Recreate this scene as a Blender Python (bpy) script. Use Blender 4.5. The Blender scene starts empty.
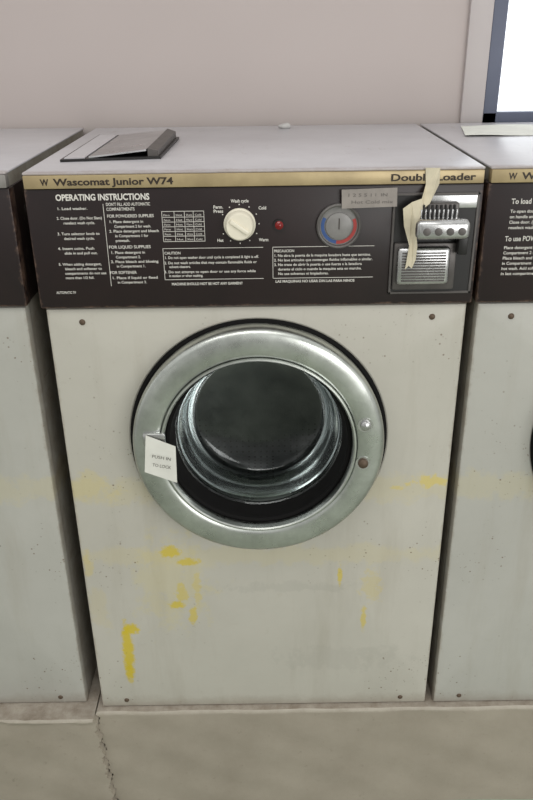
import bpy, bmesh, math, random
from mathutils import Matrix, Vector
random.seed(4)
scene = bpy.context.scene
scene.view_settings.view_transform = 'Standard'
scene.view_settings.look = 'None'
COL = scene.collection

def lin(c):
    return tuple((v/255/12.92 if v/255 <= .04045 else ((v/255+.055)/1.055)**2.4) for v in c) + (1,)

# ---------------------------------------------------------------- materials
class NT:
    def __init__(s, name):
        s.m = bpy.data.materials.new(name); s.m.use_nodes = True
        s.t = s.m.node_tree; s.n = s.t.nodes; s.b = s.n['Principled BSDF']
    def link(s, a, b): s.t.links.new(a, b)
    def math(s, op, a, b=None, c=None, clamp=False):
        n = s.n.new('ShaderNodeMath'); n.operation = op; n.use_clamp = clamp
        for i, v in enumerate((a, b, c)):
            if v is None: continue
            if isinstance(v, (int, float)): n.inputs[i].default_value = v
            else: s.link(v, n.inputs[i])
        return n.outputs[0]
    def mix(s, fac, a, b):
        n = s.n.new('ShaderNodeMix'); n.data_type = 'RGBA'
        for sock, v in ((n.inputs[0], fac), (n.inputs[6], a), (n.inputs[7], b)):
            if isinstance(v, (int, float, tuple)): sock.default_value = v
            else: s.link(v, sock)
        return n.outputs[2]
    def coord(s, scale=(1, 1, 1)):
        tc = s.n.new('ShaderNodeTexCoord'); mp = s.n.new('ShaderNodeMapping')
        mp.inputs['Scale'].default_value = scale
        s.link(tc.outputs['Object'], mp.inputs['Vector']); return mp.outputs[0]
    def noise(s, scale, detail=4, rough=.6, cs=(1, 1, 1), lo=None, hi=None):
        n = s.n.new('ShaderNodeTexNoise'); n.inputs['Scale'].default_value = scale
        n.inputs['Detail'].default_value = detail; n.inputs['Roughness'].default_value = rough
        s.link(s.coord(cs), n.inputs['Vector'])
        o = n.outputs[0]
        if lo is not None: o = s.ramp(o, lo, hi)
        return o
    def ramp(s, v, lo, hi):
        n = s.n.new('ShaderNodeMapRange'); n.inputs[1].default_value = lo; n.inputs[2].default_value = hi
        s.link(v, n.inputs[0]); return n.outputs[0]
    def bump(s, h, strength=.2, dist=.002):
        n = s.n.new('ShaderNodeBump'); n.inputs['Strength'].default_value = strength
        n.inputs['Distance'].default_value = dist
        s.link(h, n.inputs['Height']); s.link(n.outputs[0], s.b.inputs['Normal'])
    def col(s, c): 
        if isinstance(c, tuple): s.b.inputs['Base Color'].default_value = c
        else: s.link(c, s.b.inputs['Base Color'])
    def set(s, rough=.5, metal=0., spec=.5):
        s.b.inputs['Roughness'].default_value = rough; s.b.inputs['Metallic'].default_value = metal
        s.b.inputs['Specular IOR Level'].default_value = spec
    def xyz(s):
        tc = s.n.new('ShaderNodeTexCoord'); sp = s.n.new('ShaderNodeSeparateXYZ'); s.link(tc.outputs['Object'], sp.inputs[0])
        return sp.outputs

def simple(name, c, rough=.5, metal=0., var=.12, nscale=40, spec=.5):
    k = NT(name); c = lin(c); d = tuple(v*(1-var*2) for v in c[:3]) + (1,)
    k.col(k.mix(k.noise(nscale, lo=.35, hi=.7), c, d)); k.set(rough, metal, spec); return k.m

def painted(name, c, stained):
    k = NT(name); c1 = lin(c); c2 = lin(tuple(v-10 for v in c))
    base = k.mix(k.noise(3.5, 6, .65, lo=.35, hi=.7), c1, c2)
    base = k.mix(k.math('MULTIPLY', k.noise(14, 5, .7, (1, 1, .12), .52, .75), .3), base, lin((150, 142, 126)))
    base = k.mix(k.math('MULTIPLY', k.noise(45, 8, .8, (1, 1, 1), .58, .72), .3), base, lin((154, 145, 128)))
    X, _, Z = k.xyz()
    def stain(cx, cz, rx, rz, amt, ns=38, col=(200, 178, 44), wob=1.0):
        nonlocal base
        dx = k.math('DIVIDE', k.math('SUBTRACT', X, cx), rx); dz = k.math('DIVIDE', k.math('SUBTRACT', Z, cz), rz)
        d = k.math('SQRT', k.math('ADD', k.math('MULTIPLY', dx, dx), k.math('MULTIPLY', dz, dz)))
        n = k.noise(ns, 6, .75)
        d = k.math('ADD', d, k.math('MULTIPLY', k.math('SUBTRACT', n, .5), 5.0*wob))
        mk = k.math('MULTIPLY', k.ramp(d, 1.1, .65), amt, clamp=True)
        base = k.mix(mk, base, lin(col))
    stain(0, .515, .7, .030, .2, 22, (202, 188, 124), .8)
    if stained:
        stain(0, .375, .6, .022, .2, 22, (202, 188, 124), .8)
        stain(-.165, .32, .07, .10, .22, 26, (202, 188, 110), .9)
        stain(-.30, .525, .05, .03, .3, 26, (204, 188, 112))
        stain(.295, .527, .032, .012, .65, 60, (206, 186, 90), .8)
        stain(.24, .515, .012, .006, .5, 60, (206, 186, 90), .8)
        stain(-.262, .150, .012, .072, .9, 60, wob=.45)
        stain(-.252, .205, .018, .014, .9, 60, wob=.5)
        stain(-.265, .095, .008, .030, .85, 60, wob=.4)
        stain(-.160, .262, .015, .010, .8, 60, wob=.7)
        stain(-.132, .235, .008, .024, .65, 60, wob=.7)
        stain(-.150, .290, .012, .020, .5, 70, wob=.9)
        stain(-.165, .385, .020, .014, .8, 60, wob=.7)
        stain(-.132, .362, .020, .008, .75, 60, wob=.7)
        stain(-.120, .300, .008, .04, .35, 70, wob=.9)
        stain(.145, .325, .005, .024, .7, 60, wob=.6)
        stain(.193, .225, .006, .028, .6, 60, wob=.6)
        stain(.205, .30, .02, .04, .25, 50)
        stain(-.305, .26, .02, .05, .15, 30, (200, 180, 90))
        stain(-.318, .36, .008, .03, .35, 30, (204, 184, 90))
        stain(.05, .30, .12, .012, .12, 30, (120, 118, 112))
        stain(.15, .12, .12, .03, .10, 30, (120, 118, 112))
    for sc, th, z0, z1, am in ((75, .14, .59, .70, .8), (130, .17, .64, .74, .6)):
        v = k.n.new('ShaderNodeTexVoronoi'); v.inputs['Scale'].default_value = sc
        k.link(k.coord((1, .01, 1)), v.inputs['Vector'])
        dots = k.ramp(v.outputs['Distance'], th+.02, th-.06)
        zone = k.ramp(k.math('ADD', k.noise(7, 3, .6), k.math('MULTIPLY', k.math('ABSOLUTE', X), .5)), z0, z1)
        gate = k.noise(60, 1, .5, lo=.49, hi=.55)
        base = k.mix(k.math('MULTIPLY', k.math('MULTIPLY', dots, zone), k.math('MULTIPLY', gate, am), clamp=True), base, lin((98, 76, 56)))
    edge = k.math('MULTIPLY', k.ramp(k.math('ADD', k.math('ABSOLUTE', X), k.math('MULTIPLY', k.noise(24, 5, .8), .022)), .334, .342), .6)
    base = k.mix(edge, base, lin((120, 104, 84)))
    base = k.mix(k.math('MULTIPLY', k.ramp(k.math('ADD', Z, k.math('MULTIPLY', k.noise(20, 5, .8), .05)), .055, .02), .5, clamp=True), base, lin((118, 102, 82)))
    k.col(base); k.set(.42, 0, .4); k.bump(k.noise(5, 2), .08, .004); return k.m

def chrome_mat(name, c, rough, bump=.15, ns=6, dark=.72, rv=.2):
    k = NT(name); c1 = lin(c); c2 = tuple(v*dark for v in c1[:3])+(1,)
    k.col(k.mix(k.noise(ns, 7, .75, lo=.35, hi=.7), c1, c2)); k.set(rough, 1)
    r = k.ramp(k.noise(18, 6, .7), .3, .8); rr = k.math('MULTIPLY_ADD', r, rv, rough-.06)
    k.link(rr, k.b.inputs['Roughness']); k.bump(k.noise(7, 2), bump, .01); return k.m

M = {}
M['front'] = painted('painted_steel_stained', (187, 184, 174), True)
M['body'] = painted('painted_steel', (178, 177, 170), False)
k = NT('enamel_top'); b = k.mix(k.noise(5, 6, .7, lo=.35, hi=.75), lin((196, 194, 198)), lin((174, 171, 175)))
b = k.mix(k.noise(30, 6, .75, (1, .3, 1), .60, .75), b, lin((150, 143, 138)))
Y = k.xyz()[1]
b = k.mix(k.math('MULTIPLY', k.ramp(k.math('ADD', Y, k.math('MULTIPLY', k.noise(40, 6, .8), .05)), .034, .014), .5), b, lin((130, 112, 98)))
k.col(b); k.set(.28, 0, .5); M['top'] = k.m
k = NT('control_panel_brown'); b = k.mix(k.noise(6, 4, lo=.3, hi=.7), lin((38, 26, 26)), lin((28, 20, 21)))
X, _, Z = k.xyz()
b = k.mix(k.math('MULTIPLY', k.noise(70, 8, .8, (1, 1, .6), .66, .74), .35), b, lin((150, 140, 130)))
e1 = k.ramp(k.math('ADD', k.math('ABSOLUTE', X), k.math('MULTIPLY', k.noise(50, 6, .85), .03)), .345, .351)
e2 = k.ramp(k.math('SUBTRACT', Z, k.math('MULTIPLY', k.noise(45, 6, .85), .02)), .846, .842)
b = k.mix(k.math('MULTIPLY', k.math('MAXIMUM', e1, e2), .7), b, lin((118, 94, 80)))
k.col(b); k.set(.36, 0, .4); M['panel'] = k.m
k = NT('control_box_side'); b = k.mix(k.noise(28, 8, .8, (1, 1, .5), .57, .64), lin((42, 30, 28)), lin((165, 160, 150)))
k.col(b); k.set(.5); M['panelside'] = k.m
k = NT('gold_strip'); b = k.mix(k.noise(20, 5, lo=.3, hi=.7), lin((180, 162, 124)), lin((154, 137, 104)))
k.col(b); k.set(.38, .3); M['gold'] = k.m
M['trimgrey'] = simple('worn_trim', (150, 146, 142), .4, .3)
M['white'] = simple('print_white', (215, 212, 205), .6, var=.08)
M['cap'] = simple('lump_grey', (190, 188, 186), .6)
M['ink'] = simple('ink_dark', (45, 34, 24), .6)
M['pen'] = simple('faded_pen', (104, 98, 94), .6)
M['chrome'] = chrome_mat('door_chrome', (204, 208, 203), .28, .25, 10, .66, .25)
M['steel'] = chrome_mat('coin_steel', (205, 205, 205), .24, .3, 30)
M['lid'] = chrome_mat('hopper_steel', (206, 206, 208), .3, .3, 12)
M['flange'] = chrome_mat('seal_ring_dark', (112, 114, 112), .25, .2, 12)
M['rubber'] = simple('gasket_rubber', (11, 10, 10), .8, spec=.2)
M['knob'] = simple('knob_cream', (228, 222, 204), .35, var=.04)
M['black'] = simple('black_plastic', (24, 22, 22), .4)
M['dkgrey'] = simple('coin_plate_grey', (92, 88, 86), .4, .4)
M['tape'] = simple('masking_tape_paper', (205, 196, 172), .8, var=.08, nscale=60)
M['label'] = simple('label_tape', (146, 139, 133), .3, var=.12)
M['paper'] = simple('paper_white', (214, 214, 206), .8, var=.04)
M['rust'] = simple('rusty_screw', (96, 80, 66), .55, .4)
M['blue'] = simple('dial_blue', (52, 84, 140), .5)
M['red'] = simple('dial_red', (168, 58, 54), .5)
M['dialgrey'] = simple('dial_grey', (132, 130, 128), .35)
M['dialrim'] = simple('dial_rim', (104, 101, 99), .35, .3)
k = NT('pilot_lamp_red'); k.col(lin((120, 14, 14))); k.set(.15); M['pilot'] = k.m
k = NT('door_glass'); k.n.remove(k.b)
g = k.n.new('ShaderNodeBsdfGlossy'); g.inputs['Roughness'].default_value = .10; g.inputs['Color'].default_value = (.8, .84, .84, 1)
tr = k.n.new('ShaderNodeBsdfTransparent'); tr.inputs['Color'].default_value = (.52, .55, .54, 1)
fr = k.n.new('ShaderNodeFresnel'); fr.inputs['IOR'].default_value = 1.5
mx = k.n.new('ShaderNodeMixShader')
sm = k.noise(6, 5, .7, (1, 1, 1), .42, .72)
k.link(k.math('ADD', k.math('MULTIPLY', fr.outputs[0], .75), k.math('MULTIPLY', sm, .07)), mx.inputs[0])
k.link(tr.outputs[0], mx.inputs[1]); k.link(g.outputs[0], mx.inputs[2])
k.link(mx.outputs[0], k.n['Material Output'].inputs[0]); M['glass'] = k.m
k = NT('drum_steel'); v = k.n.new('ShaderNodeTexVoronoi'); v.inputs['Scale'].default_value = 75; v.inputs['Randomness'].default_value = 0
k.link(k.coord(), v.inputs['Vector'])
k.col(k.mix(k.ramp(v.outputs['Distance'], .20, .14), lin((150, 152, 152)), lin((86, 86, 86)))); k.set(.45, .5); M['drum'] = k.m

# ---------------------------------------------------------------- mesh helpers
def obj(name, me, mat, parent=None, smooth=None, loc=(0, 0, 0)):
    o = bpy.data.objects.new(name, me); COL.objects.link(o); o.location = loc
    for m in (mat if isinstance(mat, list) else [mat]): me.materials.append(m)
    if smooth is not None:
        for p in me.polygons: p.use_smooth = True
        me.set_sharp_from_angle(angle=math.radians(smooth))
    if parent: o.parent = parent
    return o
def from_bm(name, bm, mat, parent=None, smooth=None, loc=(0, 0, 0)):
    bmesh.ops.recalc_face_normals(bm, faces=bm.faces)
    me = bpy.data.meshes.new(name); bm.to_mesh(me); bm.free(); return obj(name, me, mat, parent, smooth, loc)
def add_box(bm, x0, x1, y0, y1, z0, z1, bev=0, seg=2):
    t = bmesh.new(); bmesh.ops.create_cube(t, size=1)
    for v in t.verts:
        v.co = ((x0+x1)/2+v.co.x*(x1-x0), (y0+y1)/2+v.co.y*(y1-y0), (z0+z1)/2+v.co.z*(z1-z0))
    if bev: bmesh.ops.bevel(t, geom=t.edges[:], offset=bev, segments=seg, affect='EDGES', profile=.5)
    me = bpy.data.meshes.new('t'); t.to_mesh(me); t.free(); bm.from_mesh(me); bpy.data.meshes.remove(me)
def box(name, x0, x1, y0, y1, z0, z1, mat, parent=None, bev=0, seg=2):
    bm = bmesh.new(); add_box(bm, x0, x1, y0, y1, z0, z1, bev, seg)
    return from_bm(name, bm, mat, parent, 30 if bev else None)
def add_lathe(bm, prof, cx, cz, n=96, cap0=False, cap1=False, y0=0):
    rings = []
    for r, y in prof:
        rings.append([bm.verts.new((cx+r*math.cos(2*math.pi*i/n), y0+y, cz+r*math.sin(2*math.pi*i/n))) for i in range(n)])
    for a, b in zip(rings, rings[1:]):
        for i in range(n): bm.faces.new((a[i], a[(i+1) % n], b[(i+1) % n], b[i]))
def lathe(name, prof, cx, cz, mat, parent=None, n=96, y0=0, smooth=40):
    bm = bmesh.new(); add_lathe(bm, prof, cx, cz, n, y0=y0)
    return from_bm(name, bm, mat, parent, smooth)
def poly(name, pts, y, mat, parent, thick=.0006):
    bm = bmesh.new(); vs = [bm.verts.new((p[0], p[2] if len(p) > 2 else y, p[1])) for p in pts]
    f = bm.faces.new(vs); bmesh.ops.triangulate(bm, faces=[f])
    r = bmesh.ops.extrude_face_region(bm, geom=bm.faces[:])
    for g in r['geom']:
        if isinstance(g, bmesh.types.BMVert): g.co.y += thick
    return from_bm(name, bm, mat, parent)

TEXTS = []
def text(s, x0, z, x1, cap, y, mat, parent, bold=.0, name='printed_text'):
    c = bpy.data.curves.new(name, 'FONT'); c.body = s; c.size = cap/.70; c.offset = bold*cap; c.resolution_u = 3
    c.materials.append(mat); o = bpy.data.objects.new(name, c); COL.objects.link(o)
    o.location = (x0, y, z); o.rotation_euler = (math.pi/2, 0, 0); o.parent = parent
    TEXTS.append((o, x1-x0)); return o

# ---------------------------------------------------------------- washing machine
def rect_pt(a, cx, cz, x0, x1, z0, z1):
    dx, dz = math.cos(a), math.sin(a); t = 1e9
    if dx > 1e-9: t = min(t, (x1-cx)/dx)
    if dx < -1e-9: t = min(t, (x0-cx)/dx)
    if dz > 1e-9: t = min(t, (z1-cz)/dz)
    if dz < -1e-9: t = min(t, (z0-cz)/dz)
    return cx+dx*t, cz+dz*t
def front_panel(parent, cx, cz, r, x0, x1, z0, z1, mat):
    angs = [2*math.pi*i/120 for i in range(120)]
    for X in (x0, x1):
        for Z in (z0, z1):
            a = math.atan2(Z-cz, X-cx) % (2*math.pi)
            j = min(range(len(angs)), key=lambda i: abs(angs[i]-a)); angs[j] = a
    angs.sort(); bm = bmesh.new(); loops = []
    loops.append([bm.verts.new((cx+r*math.cos(a), .03, cz+r*math.sin(a))) for a in angs])
    loops.append([bm.verts.new((cx+r*math.cos(a), .002, cz+r*math.sin(a))) for a in angs])
    loops.append([bm.verts.new((cx+(r+.003)*math.cos(a), 0, cz+(r+.003)*math.sin(a))) for a in angs])
    for ins, y in ((.005, 0), (.0015, .0012), (0, .005), (0, .022)):
        L = []
        for a in angs:
            X, Z = rect_pt(a, cx, cz, x0, x1, z0, z1)
            L.append(bm.verts.new((min(max(X, x0+ins), x1-ins), y, min(max(Z, z0+ins), z1-ins))))
        loops.append(L)
    n = len(angs)
    for a, b in zip(loops, loops[1:]):
        for i in range(n): bm.faces.new((a[i], a[(i+1) % n], b[(i+1) % n], b[i]))
    return from_bm('front_panel', bm, mat, parent, 25)

LEFTTXT = [("1. Load washer.", -.288, 1.004, -.245), ("2. Close door. (Do Not Slam)", -.290, .990, -.224), ("reselect wash cycle.", -.281, .983, -.235),
 ("3. Turn selector knob to", -.292, .967, -.230), ("desired wash cycle.", -.283, .960, -.238),
 ("4. Insert coins. Push", -.294, .945, -.240), ("slide in and pull out.", -.285, .938, -.236),
 ("5. When adding detergent,", -.296, .921, -.232), ("bleach and softener to", -.287, .914, -.232), ("compartments do not use", -.288, .907, -.226), ("more than 1/2 full.", -.288, .900, -.245),
 ("AUTOMATIC SV", -.305, .877, -.275)]
MIDTXT = [("DON'T FILL ADD AUTOMATIC", -.216, 1.009, -.152, 1), ("COMPARTMENTS", -.216, 1.002, -.175, 1), ("FOR POWDERED SUPPLIES", -.216, .992, -.148, 1),
 ("1. Place detergent in", -.214, .984, -.165), ("Compartment 2 for wash.", -.207, .977, -.153), ("2. Place detergent and bleach", -.215, .970, -.142), ("in Compartment 1 for", -.207, .963, -.158), ("prewash.", -.207, .956, -.186),
 ("FOR LIQUID SUPPLIES", -.218, .946, -.156, 1), ("1. Place detergent in", -.216, .938, -.166), ("Compartment 2.", -.209, .931, -.172), ("2. Place bleach and blueing", -.217, .924, -.146), ("in Compartment 1.", -.209, .917, -.166),
 ("FOR SOFTENER", -.220, .907, -.180, 1), ("1. Place if liquid or fixed", -.218, .899, -.150), ("in Compartment 3.", -.210, .892, -.166)]
CAUT = [("CAUTION", -.136, .936, -.112, 1), ("1. Do not open washer door until cycle is completed & light is off.", -.136, .929, .004),
 ("2. Do not wash articles that may contain flammable fluids or", -.137, .921, .002), ("solvent cleaners.", -.130, .915, -.098),
 ("3. Do not attempt to open door or use any force while", -.138, .907, .000), ("in motion or when washing.", -.131, .901, -.080)]
PREC = [("PRECAUCION", .028, .937, .058, 1), ("1. No abra la puerta de la maquina lavadora hasta que termine.", .028, .930, .172),
 ("2. No lave articulos que contengan fluidos inflamables o similar.", .028, .923, .176), ("3. No trate de abrir la puerta o use fuerza a la lavadora", .028, .916, .160),
 ("durante el ciclo o cuando la maquina esta en marcha.", .034, .909, .160), ("No use solventes ni limpiadores.", .034, .902, .110)]
RIGHTTXT = [("To load", -.297, 1.004, -.268, 2), ("To open door pull handle", -.297, .991, -.229), ("on handle and turn left.", -.297, .983, -.234), ("Close door. (do not slam)", -.297, .975, -.229), ("reselect wash cycle.", -.297, .967, -.241),
 ("To use POWDERED", -.300, .949, -.227, 2), ("Place detergent in washer", -.300, .937, -.229), ("Compartment 2 of the tray.", -.300, .929, -.227), ("Place bleach and detergent", -.300, .921, -.227), ("in Compartment 1 for", -.300, .913, -.241), ("hot wash. Add softener.", -.300, .905, -.237), ("in last compartment.", -.300, .897, -.243)]

def washing_machine(cx, cy, variant, door_dx=0.):
    root = bpy.data.objects.new('washing_machine', None); COL.objects.link(root); root.location = (cx, cy, 0); root.empty_display_size = .1
    P = root; main = variant == 'main'; W = .328
    bm = bmesh.new()
    for b in ((-W, -W+.004, .02, .54, .004, 1.04), (W-.004, W, .02, .54, .004, 1.04), (-W, W, .536, .54, .004, 1.04), (-W, W, .02, .54, .002, .006)):
        add_box(bm, *b)
    from_bm('cabinet_shell', bm, M['body'], P)
    cz = .614; dx = door_dx
    front_panel(P, dx, cz, .2150, -W, W, .001, .850, M['front'] if main else M['body'])
    box('control_panel', -.333, .333, -.007, .018, .853, 1.034, M['panel'], P, .003)
    box('control_box_sides', -.3305, .3305, .0175, .13, .853, 1.034, M['panelside'], P, .001, 1)
    box('trim_strip', -.331, .331, -.010, .006, 1.0345, 1.0535, M['trimgrey'] if variant == 'left' else M['gold'], P, .0015)
    box('top_lid', -.332, .332, -.008, .542, 1.0535, 1.0575, M['top'], P, .0018)
    box('lid_flange', -.329, .329, .006, .540, 1.034, 1.0538, M['body'], P)
    text("Wascomat Junior W74", -.287, 1.0395, -.115, .0095, -.0104, M['ink'], P, .04, 'trim_lettering')
    text("W", -.306, 1.0395, -.294, .009, -.0104, M['ink'], P, .04, 'trim_logo')
    text("Double Loader", .196, 1.0395, .318, .0095, -.0104, M['ink'], P, .04, 'trim_lettering_right')
    yp = -.0074; small = .0040
    if variant == 'right':
        for t in RIGHTTXT:
            text(t[0], t[1], t[2], t[3], .0075 if len(t) > 4 else .0045, yp, M['white'], P, .02)
    else:
        text("OPERATING INSTRUCTIONS", -.288, 1.0175, -.152, .0088, yp, M['white'], P, .045, 'panel_heading')
        for t in LEFTTXT+MIDTXT:
            text(t[0], t[1], t[2], t[3], small+(.0005 if len(t) > 4 else 0), yp, M['white'], P, .02)
    for t in CAUT+PREC:
        text(t[0], t[1], t[2], t[3], small, yp, M['white'], P, .02)
    text("MACHINE SHOULD NOT BE HOT ANY GARMENT", -.128, .888, -.020, small, yp, M['white'], P, .03)
    text("LAS MAQUINAS NO USAR DIN LAS PARA NINOS", .030, .890, .150, small, yp, M['white'], P, .03)
    bm = bmesh.new()
    def line(x0, x1, z0, z1): add_box(bm, x0, x1, yp, -.0068, z0, z1)
    t = .0007
    for (x0, x1) in ((-.138, .012), (.026, .178)):
        line(x0, x1, .9445, .9445+t); line(x0, x1, .8965, .8965+t); line(x0, x0+t, .8965, .9445)
    if variant != 'right': line(-.2205, -.2205+t, .888, 1.012)
    for z in (.9995, .991, .984, .977, .970, .963, .955): line(-.136, -.074, z, z+t)
    for x in (-.136, -.118, -.103, -.090, -.0745): line(x, x+t, .955, .9995)
    from_bm('printed_rules', bm, M['white'], P)
    for i, z in enumerate((.993, .9858, .979, .972, .9648, .957)):
        for x0, s in ((-.1335, "Perm"), (-.1155, "Hot"), (-.1005, "Warm"), (-.0875, "Cold")):
            text(s, x0, z, x0+.009, .0030, yp, M['white'], P, .0)
    kx, kz = -.022, .980
    lathe('selector_knob_skirt', [(.0235, 0), (.0235, -.004), (.0215, -.006), (.0205, -.018), (.0185, -.0205), (.0, -.021)], kx, kz, M['knob'], P, 48, y0=-.007)
    o = box('selector_knob_grip', -.0032, .0032, -.0315, -.027, -.016, .016, M['knob'], P, .0015); o.location = (kx, 0, kz); o.rotation_euler = (0, math.radians(-55), 0)
    bm = bmesh.new()
    for i in range(11):
        a = math.radians(-60+i*30); x, z = kx+.0285*math.sin(a), kz+.0285*math.cos(a)
        add_box(bm, x-.0008, x+.0008, yp, -.0068, z-.0008, z+.0008)
    from_bm('selector_ticks', bm, M['white'], P)
    for s, x0, z, x1 in (("Wash cycle", -.034, 1.0115, -.008), ("Perm.", -.060, 1.003, -.046), ("Press", -.060, .997, -.046), ("Cold", .006, 1.001, .017), ("Hot", -.056, .954, -.047), ("Warm", .006, .954, .020)):
        text(s, x0, z, x1, .0046, yp, M['white'], P, .03)
    lathe('pilot_lamp_bezel', [(.0085, 0), (.0085, -.003), (.006, -.003)], .036, .978, M['black'], P, 32, y0=-.007)
    lathe('pilot_lamp', [(.0065, -.002), (.006, -.005), (.003, -.0075), (.0, -.008)], .036, .978, M['pilot'], P, 32, y0=-.007)
    tx, tz = .124, .9755
    lathe('thermometer_bezel', [(.033, 0), (.033, -.005), (.031, -.007), (.029, -.006), (.028, -.002)], tx, tz, M['dialrim'], P, 64, y0=-.007)
    lathe('thermometer_face', [(.0285, -.0015), (0, -.0015)], tx, tz, M['dialgrey'], P, 64, y0=-.007)
    for nm, a0, a1, mt in (('dial_arc_cold', 150, 262, 'blue'), ('dial_arc_hot', 262, 385, 'red')):
        bm = bmesh.new(); n = 24; vi = []
        for i in range(n+1):
            a = math.radians(a0+(a1-a0)*i/n)
            vi.append([bm.verts.new((tx+r*math.cos(a), -.0090, tz+r*math.sin(a))) for r in (.0215, .0265)])
        for i in range(n): bm.faces.new((vi[i][0], vi[i+1][0], vi[i+1][1], vi[i][1]))
        from_bm(nm, bm, M[mt], P)
    lathe('thermometer_hub', [(.0200, -.002), (.0195, -.0045), (.017, -.0055), (0, -.0055)], tx, tz, M['dialgrey'], P, 48, y0=-.007)
    box('thermometer_pointer', tx-.0006, tx+.0006, -.0135, -.0120, tz-.004, tz+.012, M['ink'], P)
    # coin mechanism
    C = bpy.data.objects.new('coin_mechanism', None); COL.objects.link(C); C.parent = P
    if variant == 'left': C.location.x = -.045
    bm = bmesh.new()
    for b in ((.202, .328, 1.018, 1.022), (.202, .328, .870, .874), (.202, .206, .870, 1.022), (.324, .328, .870, 1.022)):
        add_box(bm, b[0], b[1], -.0105, -.006, b[2], b[3], .0008, 1)
    from_bm('coin_plate_frame', bm, M['dkgrey'], C, 30)
    box('coin_plate', .205, .325, -.0085, -.0066, .873, 1.019, M['black'], C)
    box('coin_top_plate', .246, .324, -.0115, -.008, 1.000, 1.0185, M['steel'], C, .001)
    box('coin_head_block', .232, .296, -.024, -.008, .978, 1.010, M['dkgrey'], C, .003)
    bm = bmesh.new(); bm2 = bmesh.new()
    for i in range(9):
        x = .236+i*.0064; add_box(bm, x, x+.003, -.0275, -.0235, .982, 1.008, .0008, 1)
        add_box(bm2, x+.0031, x+.0061, -.0290, -.0235, .986, 1.002, .0008, 1)
    from_bm('coin_head_ribs', bm, M['black'], C)
    from_bm('coin_slot_fingers', bm2, M['steel'], C)
    box('coin_slide_tray', .232, .300, -.056, -.008, .972, .980, M['steel'], C, .003)
    box('coin_slide_handle', .228, .305, -.066, -.048, .966, .994, M['steel'], C, .008, 4)
    box('coin_slide_guide', .236, .297, -.050, -.008, .979, .990, M['steel'], C, .004)
    bm = bmesh.new()
    for i in range(4): add_lathe(bm, [(.0055, 0), (.0055, -.0012), (.0045, -.0014), (0, -.0014)], .2425+i*.0165, .9785, 20, y0=-.0656)
    from_bm('coin_slots', bm, M['dkgrey'], C, 40)
    box('coin_slide_stem', .298, .312, -.03, -.008, .935, .970, M['black'], C, .002)
    box('coin_box_surround', .2065, .300, -.016, -.008, .878, .950, M['dkgrey'], C, .003, 2)
    box('coin_box', .2105, .289, -.028, -.012, .889, .946, M['steel'], C, .006, 3)
    bm = bmesh.new()
    for i in range(11):
        z = .895+i*.0042; add_box(bm, .217, .282, -.0295, -.0270, z, z+.0022, .0005, 1)
    from_bm('coin_box_ribs', bm, M['dkgrey'], C, 30)
    # door
    lathe('door_gasket', [(.2165, .02), (.2155, -.001), (.2110, -.004), (.205, -.003), (.200, .0), (.196, .02)], dx, cz, M['rubber'], P)
    dz = .622
    lathe('door_ring', [(.2010, .002), (.2045, -.012), (.2062, -.030), (.2055, -.038), (.2025, -.043), (.197, -.0455), (.188, -.0470), (.178, -.0475),
                        (.168, -.0468), (.162, -.045), (.158, -.041), (.1565, -.034), (.1555, -.012), (.1555, .006)], dx, dz, M['chrome'], P, 160)
    lathe('door_ring_bead', [(.1600, -.0455), (.1590, -.0485), (.1565, -.0490), (.1545, -.047), (.1540, -.040), (.1545, -.030)], dx, dz, M['chrome'], P, 160)
    lathe('door_glass_seal', [(.1560, -.028), (.151, -.030), (.147, -.027), (.1445, -.012), (.140, .012), (.138, .02), (.156, .02)], dx, dz, M['rubber'], P, 128)
    lathe('door_glass_bowl', [(.1410, .006), (.137, .010), (.134, .020), (.130, .05), (.1255, .075), (.116, .088), (.108, .092), (.060, .100), (.0, .102)], dx, dz, M['glass'], P, 128)
    lathe('door_glass_flange', [(.1415, .012), (.136, .018), (.133, .026)], dx, dz, M['flange'], P, 128)
    lathe('drum_throat', [(.1360, .030), (.1330, .060), (.1310, .085), (.1360, .095)], dx, dz-.002, M['flange'], P, 128)
    lathe('drum', [(.160, .03), (.136, .092), (.24, .10), (.24, .36), (.0, .37)], dx, dz-.01, M['drum'], P, 96)
    for i in range(3):
        a = math.radians(40+120*i)
        o = box('drum_lifter_%d' % (i+1), .18, .238, .11, .355, -.02, .02, M['drum'], P, .008); o.location = (dx, 0, dz-.01); o.rotation_euler = (0, a, 0)
    for i, (bx, bz, mt) in enumerate(((.172, .664, 'steel'), (.171, .594, 'rust'))):
        lathe('hinge_bolt_washer_%d' % (i+1), [(.0125, 0), (.0125, -.002), (.0, -.002)], bx+dx, bz, M['steel'], P, 32, y0=-.0462)
        lathe('hinge_bolt_%d' % (i+1), [(.0085, 0), (.008, -.004), (.005, -.0065), (.0, -.007)], bx+dx, bz, M[mt], P, 32, y0=-.0482)
    box('door_latch_tab', -.186+dx, -.150+dx, -.054, -.044, .634, .656, M['steel'], P, .002)
    for i, (sx, sz) in enumerate(((-.273, .828), (.275, .829), (-.277, .019), (.276, .017))):
        lathe('panel_screw_%d' % (i+1), [(.0050, 0), (.0045, -.0012), (.003, -.0022), (0, -.0024)], sx, sz, M['rust'], P, 20)
    if main:
        poly('door_label', [(-.180, .656, -.057), (-.133, .637, -.061), (-.134, .572, -.066), (-.186, .591, -.062)], 0, M['paper'], P)
        for s, z in (("PUSH IN", .620), ("TO LOCK", .605)):
            o = text(s, -.172, z, -.142, .0055, -.0660-(.62-z)*.08, M['ink'], P, .0, 'door_label_text'); o.rotation_euler = (math.radians(86), math.radians(12), 0)
        poly('dial_label', [(.126, 1.029), (.206, 1.031), (.207, 1.004), (.127, 1.002)], -.0150, M['label'], P)
        text("1 2 5 5 1 l  IN", .134, 1.019, .190, .0045, -.0154, M['pen'], P, .0, 'dial_label_text')
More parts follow.
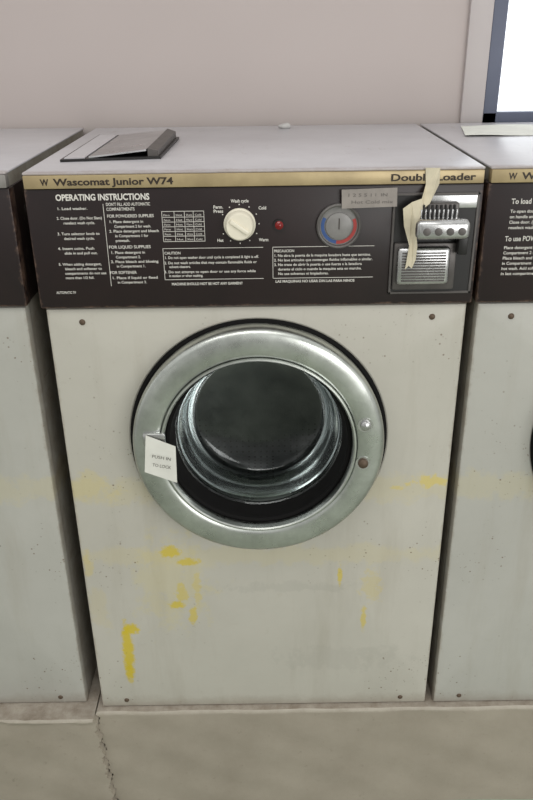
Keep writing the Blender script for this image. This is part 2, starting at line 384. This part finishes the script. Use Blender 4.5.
        text("Hot Cold mix", .140, 1.009, .200, .0045, -.0154, M['pen'], P, .0, 'dial_label_text')
        tp = [(.2450, 1.0575), (.2660, 1.0570), (.2665, 1.035), (.252, 1.010), (.243, 1.002), (.233, .974), (.237, .950), (.236, .930), (.231, .917), (.226, .921), (.221, .915), (.225, .951), (.217, .978), (.214, 1.003), (.226, 1.012), (.240, 1.017), (.247, 1.034)]
        poly('masking_tape', [(x, z, -.0120 if z > 1.03 else (-.026 if z > .975 else -.034)) for x, z in tp], 0, M['tape'], P)
    if variant != 'right':
        z0 = 1.0575
        def prism(bm, pts, za, zb):
            if not isinstance(za, (list, tuple)): za = [za]*len(pts)
            if not isinstance(zb, (list, tuple)): zb = [zb]*len(pts)
            lo = [bm.verts.new((x, y, h)) for (x, y), h in zip(pts, za)]; hi = [bm.verts.new((x, y, h)) for (x, y), h in zip(pts, zb)]
            bm.faces.new(lo[::-1]); bm.faces.new(hi); n = len(pts)
            for i in range(n): bm.faces.new((lo[i], lo[(i+1) % n], hi[(i+1) % n], hi[i]))
        bm = bmesh.new(); prism(bm, [(-.298, .085), (-.146, .106), (-.140, .345), (-.296, .395)], z0, z0+.004)
        from_bm('soap_hopper_frame', bm, M['black'], P)
        bm = bmesh.new(); prism(bm, [(-.293, .091), (-.262, .095), (-.258, .370), (-.292, .381)], z0+.004, z0+.0055)
        from_bm('soap_hopper_hinge_plate', bm, M['top'], P)
        bm = bmesh.new(); prism(bm, [(-.256, .096), (-.168, .108), (-.162, .340), (-.252, .366)], [z0+.004, z0+.012, z0+.014, z0+.004], [z0+.0065, z0+.0145, z0+.0165, z0+.0065])
        from_bm('soap_hopper_lid', bm, M['lid'], P)
        bm = bmesh.new(); prism(bm, [(-.166, .108), (-.150, .110), (-.145, .341), (-.160, .342)], z0+.004, [z0+.016, z0+.012, z0+.014, z0+.019])
        from_bm('soap_hopper_pull', bm, M['dkgrey'], P)
        if main:
            bm = bmesh.new(); bmesh.ops.create_icosphere(bm, subdivisions=3, radius=.010)  # small pale lump lying on the machine top
            for v in bm.verts:
                v.co *= 1+.2*math.sin(v.co.x*400)*math.cos(v.co.y*300); v.co.x *= 1.3; v.co.z *= .6; v.co += Vector((.059, .49, z0+.004))
            from_bm('small_lump', bm, M['cap'], P, 60)
    return root

washing_machine(0, 0, 'main')
washing_machine(-.690, .012, 'left')
washing_machine(.672, 0, 'right', .004)

bpy.context.view_layer.update()
for o, w in TEXTS:
    d = o.dimensions.x
    if d > 1e-6: o.scale.x = w/d

bm = bmesh.new(); bmesh.ops.create_grid(bm, x_segments=8, y_segments=8, size=.5)
for v in bm.verts:
    x, y = v.co.x, v.co.y
    v.co = Vector((.50+x*.21+y*.03, .40+y*.16, 1.0583+.0012*(1+math.sin(x*7+y*4))))
bmesh.ops.recalc_face_normals(bm, faces=bm.faces)
me = bpy.data.meshes.new('paper_sheet'); bm.to_mesh(me); bm.free(); obj('paper_sheet', me, M['paper'], None, 60)

# ---------------------------------------------------------------- room
k = NT('wall_paint'); k.col(k.mix(k.noise(1.3, 3, lo=.3, hi=.7), lin((184, 174, 171)), lin((177, 167, 164)))); k.set(.75); k.bump(k.noise(180, 3), .08, .001); M['wall'] = k.m
k = NT('casing_paint'); k.col(k.mix(k.noise(5, 3), lin((192, 185, 184)), lin((180, 173, 172)))); k.set(.55); M['casing'] = k.m
k = NT('window_frame_blue'); k.col(k.mix(k.noise(9, 3), lin((92, 98, 118)), lin((72, 78, 98)))); k.set(.45); M['wframe'] = k.m
k = NT('frosted_daylight_glass'); k.col(lin((235, 240, 245))); k.b.inputs['Emission Color'].default_value = (.93, .97, 1, 1); k.b.inputs['Emission Strength'].default_value = 1.2; M['pane'] = k.m
k = NT('concrete_plinth'); b = k.mix(k.noise(5, 8, .65, lo=.3, hi=.7), lin((161, 153, 139)), lin((143, 135, 121)))
b = k.mix(k.math('MULTIPLY', k.noise(60, 5, .7, lo=.62, hi=.72), .4), b, lin((112, 104, 93)))
Z = k.xyz()[2]
b = k.mix(k.math('MULTIPLY', k.ramp(k.math('ADD', Z, k.math('MULTIPLY', k.noise(30, 6, .8), .02)), .002, .012), .5), b, lin((196, 190, 178)))
k.col(b); k.set(.7); k.bump(k.noise(30, 6, .7), .3, .003); M['conc'] = k.m
k = NT('concrete_top'); b = k.mix(k.noise(25, 8, .7, lo=.3, hi=.7), lin((182, 174, 162)), lin((134, 122, 108)))
k.col(b); k.set(.8); k.bump(k.noise(60, 6, .7), .5, .004); M['conctop'] = k.m
k = NT('floor_paint'); k.col(k.mix(k.noise(8, 6, lo=.3, hi=.7), lin((172, 180, 164)), lin((148, 154, 140)))); k.set(.5); M['floor'] = k.m

FZ = -.274; YW = .565
bm = bmesh.new()
wx0, wx1, wz0, wz1 = .472, 1.45, 1.052, 2.1
for b in ((-2.4, wx0, FZ, 2.5), (wx1, 2.4, FZ, 2.5), (wx0, wx1, FZ, wz0), (wx0, wx1, wz1, 2.5)):
    add_box(bm, b[0], b[1], YW, YW+.12, b[2], b[3])
from_bm('wall_back', bm, M['wall'])
box('trim_1', .426, .472, YW-.012, YW, .95, 2.16, M['casing'], None, .002)
box('trim_2', 1.45, 1.496, YW-.012, YW, .95, 2.16, M['casing'], None, .002)
win = bpy.data.objects.new('window_1', None); COL.objects.link(win)
bm = bmesh.new()
for b in ((wx0, wx0+.030, wz0, wz1), (wx1-.03, wx1, wz0, wz1), (wx0, wx1, wz0, wz0+.024), (wx0, wx1, wz1-.03, wz1), (.95, .975, wz0, wz1)):
    add_box(bm, b[0], b[1], YW-.006, YW+.03, b[2], b[3], .002, 1)
from_bm('frame', bm, M['wframe'], win)
box('pane', wx0+.02, wx1-.02, YW+.012, YW+.018, wz0+.015, wz1-.02, M['pane'], win)
box('floor', -2.4, 2.4, -3.4, YW+.12, FZ-.05, FZ, M['floor'])

# plinth: two pours with a cracked joint; the left one carries a chipped screed lip
def jag(i, n): return .003*math.sin(i*.7)+.0025*math.sin(i*1.9)+(n-i)*.0003
def plinth_block(bm, x0, x1, yf, jl, jr, lip):
    n = 60; nx = 90; grid = []
    for i in range(n+1):
        z = FZ-FZ*i/n; row = []
        for j in range(nx+1):
            xa = x0+(jag(i, n)+.0022+.0012*math.sin(i*.35) if jl else 0); xb = x1+(jag(i, n) if jr else 0)
            x = xa+(xb-xa)*j/nx
            y = yf+.0008*math.sin(x*31+i*.3)
            ragged = .003*math.sin(x*57)+.002*math.sin(x*143+1)
            if lip and z > -.008+ragged: y -= .004
            if i == n: y += .003+.002*random.random()
            row.append(bm.verts.new((x, y, z)))
        grid.append(row)
    for i in range(n):
        for j in range(nx): bm.faces.new((grid[i][j], grid[i][j+1], grid[i+1][j+1], grid[i+1][j]))
    top = grid[-1]; YB = YW-.002
    back = [bm.verts.new((v.co.x, YB, 0)) for v in top]
    for j in range(nx): bm.faces.new((top[j], top[j+1], back[j+1], back[j])).material_index = 1
    for side in (0, -1):
        bl = [bm.verts.new((r[side].co.x, YB, r[side].co.z)) for r in grid]
        for i in range(n): bm.faces.new((grid[i][side], grid[i+1][side], bl[i+1], bl[i]))
bm = bmesh.new(); plinth_block(bm, -1.6, -.340, -.030, False, True, True); plinth_block(bm, -.340, 1.9, -.015, True, False, False)
from_bm('concrete_plinth', bm, [M['conc'], M['conctop']], None, 40)

# ---------------------------------------------------------------- light
w = bpy.data.worlds.new('World'); scene.world = w; w.use_nodes = True; nt = w.node_tree
bg = nt.nodes['Background']; tc = nt.nodes.new('ShaderNodeTexCoord'); sp = nt.nodes.new('ShaderNodeSeparateXYZ')
nt.links.new(tc.outputs['Generated'], sp.inputs[0])
cr = nt.nodes.new('ShaderNodeValToRGB'); mr = nt.nodes.new('ShaderNodeMapRange'); mr.inputs[1].default_value = -1; mr.inputs[2].default_value = 1
nt.links.new(sp.outputs[2], mr.inputs[0]); nt.links.new(mr.outputs[0], cr.inputs[0])
e = cr.color_ramp.elements; e[0].position = .38; e[0].color = (.45, .45, .42, 1); e[1].position = .85; e[1].color = (.80, .80, .78, 1)
m = cr.color_ramp.elements.new(.50); m.color = (.76, .76, .73, 1)
nz = nt.nodes.new('ShaderNodeTexNoise'); nz.inputs['Scale'].default_value = 2.6; nz.inputs['Detail'].default_value = 1
nt.links.new(tc.outputs['Generated'], nz.inputs['Vector'])
m2 = nt.nodes.new('ShaderNodeMapRange'); m2.inputs[1].default_value = .35; m2.inputs[2].default_value = .65; m2.inputs[3].default_value = .55; m2.inputs[4].default_value = 1.35
nt.links.new(nz.outputs[0], m2.inputs[0])
mu = nt.nodes.new('ShaderNodeVectorMath'); mu.operation = 'SCALE'; nt.links.new(cr.outputs[0], mu.inputs[0]); nt.links.new(m2.outputs[0], mu.inputs['Scale'])
nt.links.new(mu.outputs[0], bg.inputs[0]); bg.inputs[1].default_value = .97
def area(name, loc, target, sx, sy, power, col=(1, 1, 1)):
    l = bpy.data.lights.new(name, 'AREA'); l.shape = 'RECTANGLE'; l.size = sx; l.size_y = sy; l.energy = power; l.color = col
    o = bpy.data.objects.new(name, l); COL.objects.link(o); o.location = loc
    o.rotation_euler = (Vector(target)-Vector(loc)).to_track_quat('-Z', 'Y').to_euler(); return o
area('ceiling_fluorescent', (-.3, -.9, 2.35), (-.2, .1, .5), 1.6, .5, 10, (1, .98, .94))
area('window_daylight', (1.6, -2.6, 1.1), (0, 0, .2), 1.6, 1.4, 30, (1, .99, .97))

# ---------------------------------------------------------------- camera
cam = bpy.data.cameras.new('camera'); co = bpy.data.objects.new('camera', cam); COL.objects.link(co)
cam.sensor_fit = 'AUTO'; cam.sensor_width = 36; cam.lens = 770.886/800*36; cam.clip_start = .02
p, yw, r = .4493, -.0006, -.0137
co.matrix_world = Matrix.Translation((.0132, -1.1426, 1.2392)) @ Matrix.Rotation(yw, 4, 'Z') @ Matrix.Rotation(math.pi/2-p, 4, 'X') @ Matrix.Rotation(r, 4, 'Z')
scene.camera = co
